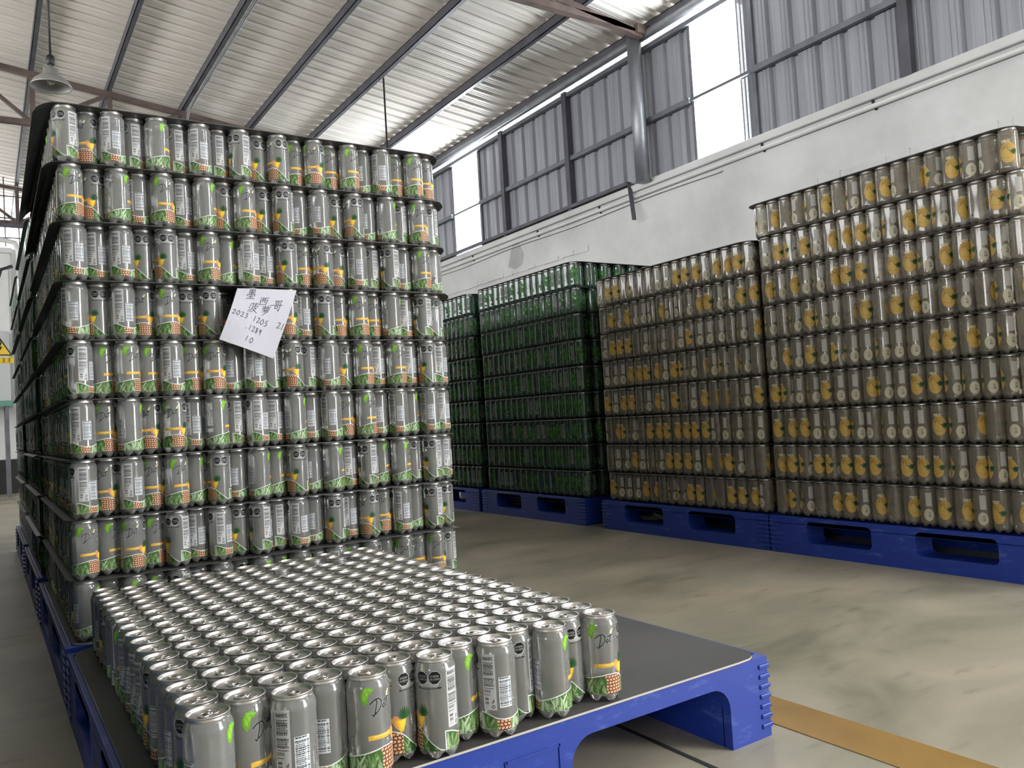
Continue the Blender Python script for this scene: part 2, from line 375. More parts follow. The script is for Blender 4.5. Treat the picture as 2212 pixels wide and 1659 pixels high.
    # warning octagons
    R.poly(76.7,[(-17,114),(-14,108),(14,108),(17,114),(0,120)],(.40,.41,.41))
    for uc,wd_ in ((66.5,'CALORIAS'),(87,'AZUCARES')):
        for r_,c in ((10.5,(.6,.62,.62)),(9.8,DK)):
            R.poly(uc,[(r_*math.cos(math.radians(22.5+45*k)),121+r_*math.sin(math.radians(22.5+45*k))) for k in range(8)],c)
        word(R,uc,121.8,'EXCESO',2.4,(.27,.28,.28),.5); word(R,uc,117.6,wd_,2.2,(.27,.28,.28),.5)
    text_lines(R,58,96,108.6,110.2,(.15,.15,.15),1.6,.7,3); R.rect(58,96,104.6,107,DK); text_lines(R,61,92,105.2,106.4,(.5,.5,.5),1.4,.7,5)
    # text panel, bar code, recycling mark
    R.rect(105,128,46,131,PALE); text_lines(R,107,126,97,129,DK,2.1,1.25,11); text_lines(R,107,126,78,94,DK,2.1,1.25,12); text_lines(R,107,120,68,76,DK,2.1,1.25,13)
    R.rect(106.5,116.5,48,65,(.72,.73,.74))
    g=np.random.RandomState(2); v=49.
    while v<63.5: h=.5+g.rand()*.9; R.rect(107.7,115.3,v,v+h,DK); v+=h+.6+g.rand()*.3
    R.disc(122.5,51,2.7,2.7,DK); R.disc(122.5,51,1.6,1.6,PALE); R.line(122.5,[(-1,56),(-.5,60)],1.2,DK); R.line(122.5,[(1.5,56.5),(1.2,62)],1,DK)
    # nutrition table
    R.rect(132,155,48,96,(.10,.10,.11)); R.rect(132.6,154.4,48.6,95.4,(.58,.61,.65)); text_lines(R,134,152,91,94,DK,2,1.5,20); text_lines(R,134,149,51,90,(.05,.05,.06),2.5,1.2,21,.6); text_lines(R,150.5,153.5,51,90,(.05,.05,.06),2.5,1.2,22)
    for v in (88,80,72,63,55): R.rect(133,154,v,v+.6,DK)
    return R
def fruit_print(R,uc,vc,leafc,body,core):
    R.disc(uc,vc,25,36,body)
    R.disc(uc-9,vc+16,12,15,tuple(x*.86 for x in body)); R.disc(uc-9,vc+15,4.5,6,core)
    R.poly(uc,[(-6,vc+20),(4,vc+4),(24,vc-4),(20,vc-22),(2,vc-34),(-16,vc-24),(-20,vc-4)],tuple(min(1,x*1.13) for x in body))
    R.line(uc,[(-6,vc+20),(4,vc+4),(22,vc-4)],1.6,core); R.line(uc,[(-18,vc-14),(0,vc-20),(18,vc-16)],.9,core)
    g=np.random.RandomState(4)
    for a in np.linspace(0,330,14):
        t=math.radians(a+g.rand()*15); L=11+g.rand()*7
        R.poly(uc+19,[(math.cos(t+.9)*3,vc+1+math.sin(t+.9)*3),(math.cos(t)*L,vc+1+math.sin(t)*L),(math.cos(t-.9)*3,vc+1+math.sin(t-.9)*3)],leafc)
    R.disc(uc+19,vc+1,6,8,leafc)
def paint_amber(res):
    R=Raster(res,15,127); DK=(.03,.03,.03)
    fruit_print(R,45,66,(.010,.06,.03),(.40,.265,.07),(.25,.12,.03))
    text_lines(R,28,56,98,108,(.52,.46,.30),5,3.4,3,.9)
    R.rect(93,113,76,124,(.38,.375,.35)); text_lines(R,94.5,111.5,80,122,(.33,.32,.31),2.4,1,8)
    R.disc(101,44,17,22,(.42,.39,.29)); R.rect(99,110,34,58,(.46,.44,.37))
    for k in range(8): R.rect(100.5,108.5,36+k*2.6,37.3+k*2.6,DK)
    R.disc(172,32,3.5,2.2,(.03,.06,.03)); R.line(172,[(-5,29),(0,36),(6,31)],1.2,(.04,.07,.04))
    return R
def paint_green(res):
    R=Raster(res,15,127); DK=(.02,.02,.02); g=np.random.RandomState(12)
    for k in range(26):
        R.disc(50+(g.rand()-.5)*44,70+(g.rand()-.5)*80,5+g.rand()*7,5+g.rand()*7,np.array((.045,.15,.035))*(.55+.9*g.rand()))
    text_lines(R,36,62,86,92,(.2,.26,.18),4,3,3)
    R.rect(102,120,70,122,(.16,.20,.165)); text_lines(R,104,118,76,120,(.08,.11,.08),2.2,1,8)
    R.disc(111,52,13,16,(.17,.21,.165))
    for k in range(6): R.rect(105.5+k*2.1,106.5+k*2.1,46,60,DK)
    R.disc(160,60,10,9,(.04,.13,.03)); R.disc(167,44,8,10,(.06,.17,.04))
    return R
LBL={'clear':paint_pineapple(.55).mesh('pineapple_print'),'amber':paint_amber(1.1).mesh('amber_print'),'green':paint_green(1.3).mesh('green_print')}
# ------------------------------------------------------------------ can meshes
def can_body_mesh(kind,seg):
    v=[];f=[]
    prof=(BODY if kind=='clear' else BODY2)[1:]
    v.append((0,0,BODY[0][1]))
    for i,(r,z) in enumerate(prof):
        wgt=[.6,1,1,.95,.6,.25,.05][i] if i<7 else 0
        for k in range(seg):
            a=2*PI*k/seg; c=(.5-.5*math.cos(5*a))**1.6
            v.append((r*(1-.07*c*wgt)*math.cos(a),r*(1-.07*c*wgt)*math.sin(a),z+.0085*c*wgt))
    for k in range(seg): f.append((0,1+(k+1)%seg,1+k))
    for i in range(len(prof)-1):
        for k in range(seg):
            a=1+i*seg+k;b=1+i*seg+(k+1)%seg; f.append((a,b,b+seg,a+seg))
    t=1+(len(prof)-1)*seg; f.append(tuple(t+k for k in range(seg)))
    me=bpy.data.meshes.new(kind+'_can_body'); me.from_pydata(v,[],f); me.materials.append(M[kind]); me.polygons.foreach_set('use_smooth',[True]*(len(f)-1)+[False]); me.update(); return me
def lid_mesh(seg,full=True):
    prof=[(.0262,.1405),(.0266,.1425),(.0262,.1440),(.0262,.1452),(.0272,.1460),(.0275,.1468),(.0272,.1475),(.0263,.1476),(.0256,.1470),(.0249,.1436),(.0240,.1424),(.0228,.1424),(.0222,.1436)]
    v,f=lathe(prof,seg)
    n=len(v); f.append(tuple((len(prof)-1)*seg+k for k in range(seg)))
    me=bpy.data.meshes.new('can_lid'); me.from_pydata(v,[],f); me.materials.append(M['lid']); me.polygons.foreach_set('use_smooth',[True]*(len(f)-1)+[False]); me.update(); return me
def tab_mesh():
    b=MB(); z=.1444
    # ring-shaped pull tab: an outer loop, cross bridge and rivet; plus the raised score line of the mouth
    def loop(cx,cy,rx,ry,r,zz,n=14): b.tube([(cx+rx*math.cos(2*PI*k/n),cy+ry*math.sin(2*PI*k/n),zz) for k in range(n+1)],r,5,False)
    loop(0,-.006,.0068,.0085,.0011,z+.0003); loop(0,.0085,.0085,.0082,.0007,.1438)
    b.box(-.006,.006,-.0035,.0055,z-.0006,z+.0007)
    v,f=lathe([(.0027,z),(.0027,z+.0013),(.0015,z+.0019)],8,False,True); o=len(b.v); b.v+=v; b.f+=[tuple(o+i for i in q) for q in f]
    me=bpy.data.meshes.new('pull_tab'); me.from_pydata(b.v,[],b.f); me.materials.append(M['tab']); me.polygons.foreach_set('use_smooth',[True]*len(b.f)); me.update(); return me
BODY2=BODY[:10]+[(RB,.1335),(.0309,.1375),(.0295,.1400),(.0275,.1418),(.0263,.1425)]
BODYM={k:can_body_mesh(k,40 if k=='clear' else 30) for k in ('clear','amber','green')}
LIDM=lid_mesh(28); TABM=tab_mesh()
def link(name,me,parent=None):
    o=bpy.data.objects.new(name,me); col.objects.link(o)
    if parent is not None: o.parent=parent
    return o
def make_can(kind,x,y,z,rot,label,group,lid=True,tab=True):
    if kind=='clear':
        e=empty('clear_drink_can',(x,y,z),rot); link('can_body',BODYM[kind],e)
    else:
        e=link(kind+'_drink_can',BODYM[kind]); e.location=(x,y,z); e.rotation_euler=(0,0,rot)
    link('printed_film',LBL[kind],e)
    if lid: link('can_lid',LIDM,e)
    if lid and tab: link('pull_tab',TABM,e)
    return tag(e,label,'can',group)
def facing(u,ang):   # rotation so that label position u (mm) looks towards world azimuth ang
    return ang-u*2*PI/CIRC
# ------------------------------------------------------------------ stuff instancer
def gn_stuff(name,pts,rots,kind,label):
    me=bpy.data.meshes.new(name); me.from_pydata(pts,[],[])
    at=me.attributes.new('turn','FLOAT_VECTOR','POINT'); at.data.foreach_set('vector',np.array([(0,0,r) for r in rots],np.float32).ravel())
    o=bpy.data.objects.new(name,me); col.objects.link(o)
    ng=bpy.data.node_groups.new(name+'_nodes','GeometryNodeTree')
    ng.interface.new_socket('Geometry',in_out='INPUT',socket_type='NodeSocketGeometry'); ng.interface.new_socket('Geometry',in_out='OUTPUT',socket_type='NodeSocketGeometry')
    gi=ng.nodes.new('NodeGroupInput'); go=ng.nodes.new('NodeGroupOutput'); jn=ng.nodes.new('GeometryNodeJoinGeometry')
    na=ng.nodes.new('GeometryNodeInputNamedAttribute'); na.data_type='FLOAT_VECTOR'; na.inputs[0].default_value='turn'
    mp=ng.nodes.new('GeometryNodeMeshToPoints'); mp.inputs['Radius'].default_value=0
    ng.links.new(gi.outputs[0],mp.inputs[0])
    src=next(c for c in bpy.data.objects if c.name.startswith(kind+'_drink_can') and ((c.data==BODYM[kind]) or any(k.data==BODYM[kind] for k in c.children)))
    obs=[c for c in ([src] if src.data else [])+list(src.children) if c.data is not TABM]
    for s_ in obs:
        oi=ng.nodes.new('GeometryNodeObjectInfo'); oi.inputs[0].default_value=s_; oi.transform_space='ORIGINAL'
        ip=ng.nodes.new('GeometryNodeInstanceOnPoints')
        ng.links.new(mp.outputs[0],ip.inputs['Points']); ng.links.new(oi.outputs['Geometry'],ip.inputs['Instance'])
        er=ng.nodes.new('FunctionNodeEulerToRotation'); ng.links.new(na.outputs['Attribute'],er.inputs[0]); ng.links.new(er.outputs[0],ip.inputs['Rotation'])
        ng.links.new(ip.outputs[0],jn.inputs[0])
    ng.links.new(jn.outputs[0],go.inputs[0])
    md=o.modifiers.new('cans','NODES'); md.node_group=ng
    return tag(o,label,'can','drink cans packed inside the stacks',kind='stuff')
# ================================================================== SETTING
Z=CAMZ
# floor
fl=mesh_obj('floor',[(-8,-8,0),(4.75,-8,0),(4.75,15,0),(-8,15,0)],[(0,1,2,3)],M['floor']); tag(fl,kind='structure')
ln=MB().box(1.322,1.443,-7.5,14,0.0004,.0016).build('trim_1',M['line']); tag(ln,kind='structure')
jt=MB().box(1.078,1.088,-7.5,2.2,0.0003,.0012).build('trim_2',M['joint']); tag(jt,kind='structure')
XW=4.6
# right wall: masonry foot with ledge, then sheet cladding between windows
wr=MB(); wr.box(XW,XW+.22,-8,-4.65,0,Z+1.80).box(XW,XW+.22,-1.95,15,0,Z+1.80)
wall=wr.build('wall_right',M['plaster']); tag(wall,kind='structure')
MB().box(XW-.035,XW+.18,-1.95,15,Z+1.775,Z+1.835).build('ledge',M['plaster'],wall,bevel=.01)
MB().tube([(XW-.02,y,Z+1.735) for y in np.linspace(-1.95,15,60)],.016,10).build('conduit',M['white'],wall,True)
MB().tube([(XW-.02,y,Z+1.69+.008*math.sin(y*3)) for y in np.linspace(4,15,90)],.007,8).build('cable',M['white'],wall,True)
for y in (2.78,3.62,5.4,6.35,7.6,9.2):
    MB().tube([(XW-.01,y+.01*math.sin(k),Z+1.80-.018*k) for k in range(6)],.008,6).build('cable_clip',M['black'],wall,True)
# cracked plaster lip lower down, seen behind the stacks
lip=MB()
g=np.random.RandomState(3); yy=1.0
while yy<3.25:
    d=.04+g.rand()*.08; lip.box(XW-.012-.016*g.rand(),XW+.01,yy,yy+d,Z+1.33+.02*g.rand(),Z+1.405+.012*g.rand()); yy+=d
lip.build('plaster_lip',M['plaster'],wall)
lip=MB(); yy=5.6
while yy<8.5: 
    d=.06+g.rand()*.1; lip.box(XW-.008-.01*g.rand(),XW+.01,yy,yy+d,Z+1.42+.01*g.rand(),Z+1.462+.01*g.rand()); yy+=d
lip.build('plaster_lip',M['plaster'],wall)
M['patch']=simple('grey_patch',(.36,.36,.35),.8,0,.1,6)
mesh_obj('bare_patch',[(XW-.001,y,Z+z) for y,z in ((6.66,1.50),(6.62,1.60),(6.70,1.72),(6.80,1.76),(6.86,1.66),(6.92,1.52),(6.80,1.47))],[(6,5,4,3,2,1,0)],M['patch'],wall)
# corrugated cladding: one object per sheet, trapezoid ribs
ZB,ZT=Z+1.83,Z+2.93
def clad_sheet(y0,n,pitch=.185,x=XW+.03,z0=ZB,z1=ZT+.02):
    prof=[]
    for k in range(n):
        y=y0+k*pitch
        for d,h in ((0,0),(.045,0),(.058,.028),(.09,.028),(.104,0),(.122,0),(.128,.005),(.134,0),(.156,0),(.162,.005),(.168,0)): prof.append((y+d,h))
    prof.append((y0+n*pitch,0))
    v=[(x+h,y,z) for z in (z0,z1) for y,h in prof]; m_=len(prof)
    f=[(i,i+m_,i+m_+1,i+1) for i in range(m_-1)]
    return v,f
segs=[]; edges=[-8]
wins=[(y-.303,y+.303) for y in WY]
cur=-8
for a,b in wins+[(15,15)]:
    y=cur
    while y<a-.01:
        if -4.8<y<-1.95: y+=.185; continue
        n=min(4,max(1,round((a-y)/.185))); L=min(n*.185,a-y)
        v,f=clad_sheet(y,n,L/n); o=mesh_obj('cladding_sheet',v,f,M['clad'],wall); y+=L
    cur=b
# window openings: frame bars
for i,(a,b) in enumerate(wins):
    wn=MB(); wn.bar((XW+.02,a+.012,ZB),(XW+.02,a+.012,ZT),.03); wn.bar((XW+.02,b-.012,ZB),(XW+.02,b-.012,ZT),.03)
    o=wn.build('window_%d'%(i+1),M['girt']); tag(o,kind='structure')
    MB().bar((XW+.0,a,Z+2.31),(XW+.0,b,Z+2.31),.022,.022).build('glazing_bar',M['girt'],o)
    gm=bpy.data.materials.get('window_glass')
    if gm is None:
        gm,nt,bb=newmat('window_glass'); bb.inputs['Transmission Weight'].default_value=1; bb.inputs['Roughness'].default_value=0; bb.inputs['IOR'].default_value=1.01
        tr=nt.nodes.new('ShaderNodeBsdfTransparent'); tr.inputs[0].default_value=(.96,.97,.97,1); gl=nt.nodes.new('ShaderNodeBsdfGlossy'); gl.inputs['Roughness'].default_value=.02
        mx=nt.nodes.new('ShaderNodeMixShader'); mx.inputs[0].default_value=.05; nt.links.new(tr.outputs[0],mx.inputs[1]); nt.links.new(gl.outputs[0],mx.inputs[2]); nt.links.new(mx.outputs[0],nt.nodes['Material Output'].inputs[0])
    for z0,z1 in ((ZB,Z+2.30),(Z+2.32,ZT)):
        mesh_obj('pane',[(XW+.03,a+.02,z0),(XW+.03,b-.02,z0),(XW+.03,b-.02,z1),(XW+.03,a+.02,z1)],[(0,3,2,1)],gm,o)
# girts and posts
def girt(name,y0,y1,z,w,h,mat,x=XW-.005): MB().bar((x,y0,z),(x,y1,z),w,h).build(name,M[mat],wall)
prev=-8
for a,b in wins+[(15,15)]:
    girt('girt',prev,a,Z+2.31,.035,.04,'girt'); prev=b
girt('top_rail',-8,15,Z+2.90,.04,.035,'girt')
MB().tube([(XW-.06,-8,Z+2.975),(XW-.06,15,Z+2.975)],.035,12).build('eave_pipe',M['pipe'],wall,True)
girt('bottom_angle',4.98,15,Z+1.86,.05,.03,'steel',XW-.03)
for y in (-5.3,-1.5,2.55,5.79,6.89,9.6): MB().bar((XW-.012,y,ZB),(XW-.012,y,ZT),.06,.05,(1,0,0)).build('wall_post',M['steel'],wall)
# round columns
for i,y in enumerate((-3.4,.68,4.74,8.75,12.8)):
    c=MB().tube([(XW-.10,y,Z+1.80),(XW-.10,y,Z+2.965)],.058,24).build('column',M['pipe'],wall,True)
MB().bar((XW-.03,4.98,Z+1.87),(XW-.11,4.86,Z+1.52),.035,.008).build('loose_strap',M['steel'],wall)
# ---- roof
TT=math.tan(math.radians(7.2)); XR=-1.6
def zr(x): return Z+3.035+TT*(XW-x) if x>XR else Z+3.035+TT*(XW-XR)-TT*(XR-x)
ceil=empty('ceiling'); tag(ceil,kind='structure')
def roof_sheet(y0,n,xa,xb,pitch=.152):
    prof=[]
    for k in range(n):
        y=y0+k*pitch
        for d,h in ((0,0),(.012,.034),(.044,.034),(.056,0),(.092,0),(.098,.006),(.104,0),(.122,0),(.128,.006),(.134,0)): prof.append((y+d,h))
    prof.append((y0+n*pitch,0))
    v=[(x,y,zr(x)+.03+h) for x in (xa,xb) for y,h in prof]; m_=len(prof)
    return v,[(i,i+1,i+m_+1,i+m_) for i in range(m_-1)]
y=-8
while y<15.2:
    v,f=roof_sheet(y,5,XW+.35,XR); mesh_obj('roof_sheet',v,f,M['roof'],ceil)
    v,f=roof_sheet(y,5,XR,-8.1); mesh_obj('roof_sheet',v,f,M['roof'],ceil)
    y+=.76
PX=[4.56,3.92,3.16,2.52,1.83,1.14,.48,-.18,-.85,-1.5,-2.2,-2.9,-3.6,-4.3,-5,-5.7,-6.4,-7.1,-7.8]
for x in PX:
    b=MB(); z=zr(x)
    b.box(x-.02,x+.02,-8,15.2,z-.05,z-.044); b.box(x-.02,x-.015,-8,15.2,z-.05,z+.028); b.box(x-.02,x+.02,-8,15.2,z+.022,z+.028)
    b.build('purlin',M['steel'] if x>-.1 else M['rust'],ceil)
MB().tube([(1.88,y,zr(1.88)-.04) for y in (2,4,6,7.2,7.9)]+[(1.86,8.2,zr(1.86)-.07),(1.83,8.45,zr(1.8)-.16),(1.83,8.6,zr(1.8)-.5)],.013,8).build('flexible_conduit',M['pipe'],ceil,True)
# trusses
def truss(Y,desc):
    e=empty('roof_truss',(0,Y,0)); tag(e,desc,'truss','steel roof trusses')
    zc=Z+3.0
    def top(x): return zr(x)-.085
    for a,b in ((4.5,XR),(XR,-7.9)):
        MB().bar((a,0,top(a)),(b,0,top(b)),.06,.05).build('top_chord',M['rust'],e)
    MB().bar((4.5,0,zc),(-7.9,0,zc),.06,.05).build('bottom_chord',M['rust'],e)
    xs=[3.92,2.52,1.14,.48,-.85,XR,-2.4,-3.8,-5.2,-6.6]
    xs=[3.92,3.16,2.52,1.83,1.14,.48,-.18,-.85,XR,-2.3,-3,-3.7,-4.4,-5.1,-5.8,-6.5]
    for i,x in enumerate(xs):
        MB().bar((x,0,zc),(x,0,top(x)),.045,.04,(0,1,0)).build('upright',M['rust'],e)
    for x0,x1 in zip(xs[:8],xs[1:9]):
        lo,hi=(x0,x1) if x0 in (.48,3.92,2.52) or x0<0 else (x1,x0)
        MB().bar((lo,0,zc),(hi,0,top(hi)),.035,.035,(0,1,0)).build('diagonal',M['rust'],e)
    for x0,x1 in zip(xs[8:],xs[9:]):
        MB().bar((x1,0,zc),(x0,0,top(x0)),.035,.035,(0,1,0)).build('diagonal',M['rust'],e)
    for x in (4.48,):
        MB().bar((x,0,zc-.04),(x,0,zr(x)-.02),.12,.12,(0,1,0)).build('bearing_plate',M['rust'],e)
truss(4.66,'brown steel roof truss bearing on the round column, nearest overhead'); truss(8.66,'brown steel roof truss behind the hanging lamp, above the tall can stack'); truss(12.75,'rusty steel roof truss farthest back near the bright gable'); truss(.7,'brown steel roof truss directly above the viewer'); truss(-3.3,'brown steel roof truss behind the viewer')
# far wall, left wall, rear wall
M['panelwhite']=simple('white_panel',(.50,.50,.49),.5,0,.1,2)
fw=MB().box(-8,XW+.2,14.0,14.15,0,Z+2.9).build('wall_back',M['panelwhite']); tag(fw,kind='structure')
fw2=MB().box(-8,-3.2,14.0,14.15,Z+2.9,Z+4.3).box(2.6,XW+.3,14.0,14.15,Z+2.9,Z+3.6).build('wall_back_gable',M['clad']); tag(fw2,kind='structure')
bb=MB().box(-7.9,XW,13.96,14.0,0,.22).build('baseboard_back',M['joint']); tag(bb,kind='structure')
lw=MB().box(-8.15,-8,-8,15,0,Z+3.6).build('wall_left',M['plaster']); tag(lw,kind='structure')
rw=MB().box(-8,.5,-8.15,-8,0,Z+4.6).box(.5,4.82,-8.15,-8,0,Z+4.6).build('wall_front',M['plaster']); tag(rw,kind='structure')
# ================================================================== PALLETS
def build_pallet(label,x,y,lx=1.125,ly=1.125,h=.157,group='blue plastic pallets'):
    """fork pallet: deck, three solid runners along Y with two windows each, arched open ends"""
    e=empty('plastic_pallet',(x,y,0)); tag(e,label,'pallet',group)
    dk=MB().box(.012,lx-.012,.012,ly-.012,h-.030,h-.004).build('deck',M['blue'],e,bevel=.003)
    hw=.29; holes=[rrect(.185,.185+hw,.052,.118+.022,.022),rrect(ly-.185-hw,ly-.185,.052,.14,.022)]
    for cx,t in ((.055,.11),(lx/2,.15),(lx-.055,.11)):
        if cx>.1 and cx<lx-.1: t=.15
        v,f=plate([(0.02,0),(ly-.02,0),(ly-.02,h-.03),(.02,h-.03)],holes,t,'YZ')
        r=mesh_obj('runner',[(a+cx,b,c) for a,b,c in v],f,M['blue'],e)
    # arched end frames
    for yy in (.011,ly-.011):
        op=[rrect(.11,lx/2-.075,-.05,h-.036,.045,6,(1,1,0,0)),rrect(lx/2+.075,lx-.11,-.05,h-.036,.045,6,(1,1,0,0))]
        out=[(0,0)]+[(.11,0)]+[(p[0],p[1]) for p in [(.11,h-.081)]]
        def arch(x0,x1):
            r=.045; z1=h-.036; pts=[(x0,0)]
            for k in range(7): a=PI-PI/2*k/6; pts.append((x0+r+r*math.cos(a),z1-r+r*math.sin(a)))
            for k in range(7): a=PI/2-PI/2*k/6; pts.append((x1-r+r*math.cos(a),z1-r+r*math.sin(a)))
            pts.append((x1,0)); return pts
        out=[(0,0)]+arch(.11,lx/2-.075)+arch(lx/2+.075,lx-.11)+[(lx,0),(lx,h-.002),(0,h-.002)]
        v,f=plate(out,[],.022,'XZ'); mesh_obj('end_frame',[(a,b+yy,c) for a,b,c in v],f,M['blue'],e)
    for xx in (.006,lx-.006):
        MB().box(xx-.006,xx+.006,.02,ly-.02,h-.034,h-.001).build('side_rim',M['blue'],e,bevel=.002)
    for cx in (0,lx):      # grip ribs down the corners
        for cyy in (.035,ly-.035):
            b=MB()
            for k in range(7): z=.018+.019*k; b.box(cx-.004,cx+.004,cyy-.026,cyy+.026,z,z+.009)
            b.build('grip_rib',M['blue'],e,bevel=.002)
    for x0,x1 in ((-.0035,.026),(lx-.026,lx+.0035)):
        for y0_,y1_ in ((-.0035,.02),(ly-.02,ly+.0035)):
            b=MB()
            for k in range(7): z=.018+.019*k; b.box(x0,x1,y0_,y1_,z,z+.009)
            b.build('corner_rib',M['blue'],e,bevel=.002)
    b=MB()                 # raised outline on the middle leg
    for x0,x1,z0,z1 in ((lx/2-.052,lx/2+.052,.118,.122),(lx/2+.05,lx/2+.054,.01,.122),(lx/2-.054,lx/2-.05,.01,.122)): b.box(x0,x1,-.002,.002,z0,z1)
    b.build('leg_moulding',M['blue'],e)
    return e
PH=.157
build_pallet('blue pallet in the foreground under the single layer of cans',.15,1.085)
build_pallet('blue pallet under the tall front stack of clear cans',.15,2.262)
build_pallet('dark blue pallet under green cans on the left, behind the front stack',.15,3.50)
build_pallet('dark blue pallet under green cans farthest back on the left',.15,4.72)
build_pallet('dark blue pallet under the tallest amber stack at the right edge',2.835,1.215)
build_pallet('dark blue pallet under the lower amber stack in the middle right',2.835,2.352)
build_pallet('dark blue pallet under the near green stack on the right side',2.835,3.63)
build_pallet('dark blue pallet under the far green stack on the right side',2.835,4.80)
tag(MB().bar((2.93,3.02,.062),(3.0,3.22,.085),.05,.012).build('paper_scrap',M['white']),'white torn card strip lying inside the pallet window under the lower amber stack','scrap')
# ================================================================== LAYER SHEETS
def sheet(label,x0,x1,y0,y1,z,mat='sheet',thick=.0022,r=.06,group=None,droop=None,name='layer_sheet',rot=0):
    pts=rrect(x0,x1,y0,y1,r,8)
    # grid of strips so overhangs can bend
    xs=sorted(set([x0,x0+.015,x0+.035,x0+.07]+list(np.linspace(x0+.12,x1-.12,4))+[x1-.07,x1-.035,x1-.015,x1]))
    ys=sorted(set([y0,y0+.015,y0+.035,y0+.07]+list(np.linspace(y0+.12,y1-.12,5))+[y1-.07,y1-.035,y1-.015,y1]))
    def corner(x,y):
        cx=min(max(x,x0+r),x1-r); cyy=min(max(y,y0+r),y1-r); dx,dy=x-cx,y-cyy
        if dx==0 or dy==0: return x,y
        mxd=max(abs(dx),abs(dy)); L=math.hypot(dx,dy); s=mxd/L; return cx+dx*s,cyy+dy*s
    v=[];f=[]
    for s_ in (0,1):
        for a in xs:
            for b in ys:
                px,py=corner(a,b); zz=z+s_*thick+(droop(px,py) if droop else 0); v.append((px,py,zz))
    nx,ny=len(xs),len(ys)
    for i in range(nx-1):
        for j in range(ny-1):
            q=(i*ny+j,(i+1)*ny+j,(i+1)*ny+j+1,i*ny+j+1); f.append(q[::-1]); f.append(tuple(k+nx*ny for k in q))
    nb=len(f)
    ring=[i*ny for i in range(nx)]+[(nx-1)*ny+j for j in range(1,ny)]+[i*ny+ny-1 for i in range(nx-2,-1,-1)]+[j for j in range(ny-2,0,-1)]
    for a,b in zip(ring,ring[1:]+ring[:1]): f.append((a,b,b+nx*ny,a+nx*ny))
    mats=[M[mat],M['edge' if mat=='board' else mat]]
    o=mesh_obj(name,v,f,mats,None,False,[0]*nb+[1]*(len(f)-nb))
    return tag(o,label,'sheet',group)
LP=.150
BZ=PH+.0025     # top of the base board
sheet('dark grey board on the foreground pallet, half bare at right',.163,1.262,1.083,2.215,PH-.001,'board',.0035,.05,name='base_board')
sheet('dark grey board between the pallet and the tall front stack',.165,1.268,2.262,3.38,PH-.001,'board',.0035,.05,name='base_board')
px=.0547
# front stack of clear cans
MX0=.2000; MY0=2.300
faceX=lambda x,y:math.atan2(-y,-x)
ROWS=[
[95,50,132,108,190,108,130,108,95,62,62,15,40,20,10,150,140,15,15,25],
[15,60,180,140,20,120,180,60,15,60,75,150,150,60,62,150,170,85,20,80],
[130,128,130,75,72,125,22,185,118,125,70,25,52,45,135,95,92,145,10,155],
[148,72,125,40,20,75,75,118,130,30,40,130,72,30,18,20,165,115,92,73],
[108,5,10,8,130,25,30,150,130,85,48,95,150,55,15,115,10,115,75,110],
[132,30,170,45,35,135,185,105,115,118,170,140,140,25,5,140,138,180,140,115],
[118,42,125,30,15,185,70,150,170,190,68,155,180,112,95,190,185,78,85,100],
[20,5,30,15,92,128,115,68,95,105,125,150,75,125,55,28,128,160,90,62],
[175,60,120,20,150,80,30,95,170,20,60,140,120,15,35,170,30,20,25,80]]
jit=lambda a:(random.random()-.5)*2*a
pin_pts=[];pin_rot=[]
made=0
lay_off=[(.000,0),(.002,-.003),(.006,-.002),(.004,.002),(.008,-.004),(.009,-.002),(.008,.000),(.005,.002),(.004,0)]
for L in range(9):                      # L=0 is the top layer
    z=BZ+(8-L)*LP+.0006
    ox,oy=lay_off[L]
    if L==0: ox-=.004
    for c in range(20):
        for r in range(18 if c%2==0 else 17):
            x=MX0+c*px+ox; y=MY0+(c%2)*D/2+r*.0640+oy
            if r==0:
                hid=(L==8 and 1<=c<=11)
                x+=jit(.0001); y-=.0004*random.random()
                rot=facing(ROWS[L][c],faceX(x,y))
                if not hid and not(L==3 and c==7):
                    nm='bottom' if L==8 else ORD[L]
                    make_can('clear',x,y,z,rot,'clear pineapple drink can, %s column from left, %s of tall front stack'%(ORD[c],'top layer' if L==0 else 'bottom layer' if L==8 else ORD[L]+' layer down'),'clear cans on the front of the tall stack',tab=False)
                    made+=1; continue
                if L==3 and c==7: continue
            pin_pts.append((x,y,z)); pin_rot.append(random.random()*2*PI)
    # sheet on top of this layer
    nm='topmost dark sheet covering the tall front stack, its left edge bent down' if L==0 else 'dark layer sheet under the %s of the tall front stack'%('top layer' if L==1 else ORD[L-1]+' layer down')
    xo=[0,.010,.004,.012,.000,.004,.004,.008,.010][L]; 
    def dr(px_,py_,L=L):
        t=max(0,(.163-px_))/.035; u=(py_-2.27)/1.1
        a=0
        if px_<.163: a=-( .006+ (.05 if L<2 else .008)*max(0,u))*min(t,1.0)
        if px_>1.26: a-=.010*(px_-1.26)/.03
        
        return a
    sheet(nm,(.128,.142,.154,.157,.158,.160,.162,.162,.163)[L],1.280+xo,2.262+jit(.004),3.42,z+HC+.0002,'sheet',.0018,.07,'layer sheets of the tall front stack',dr)
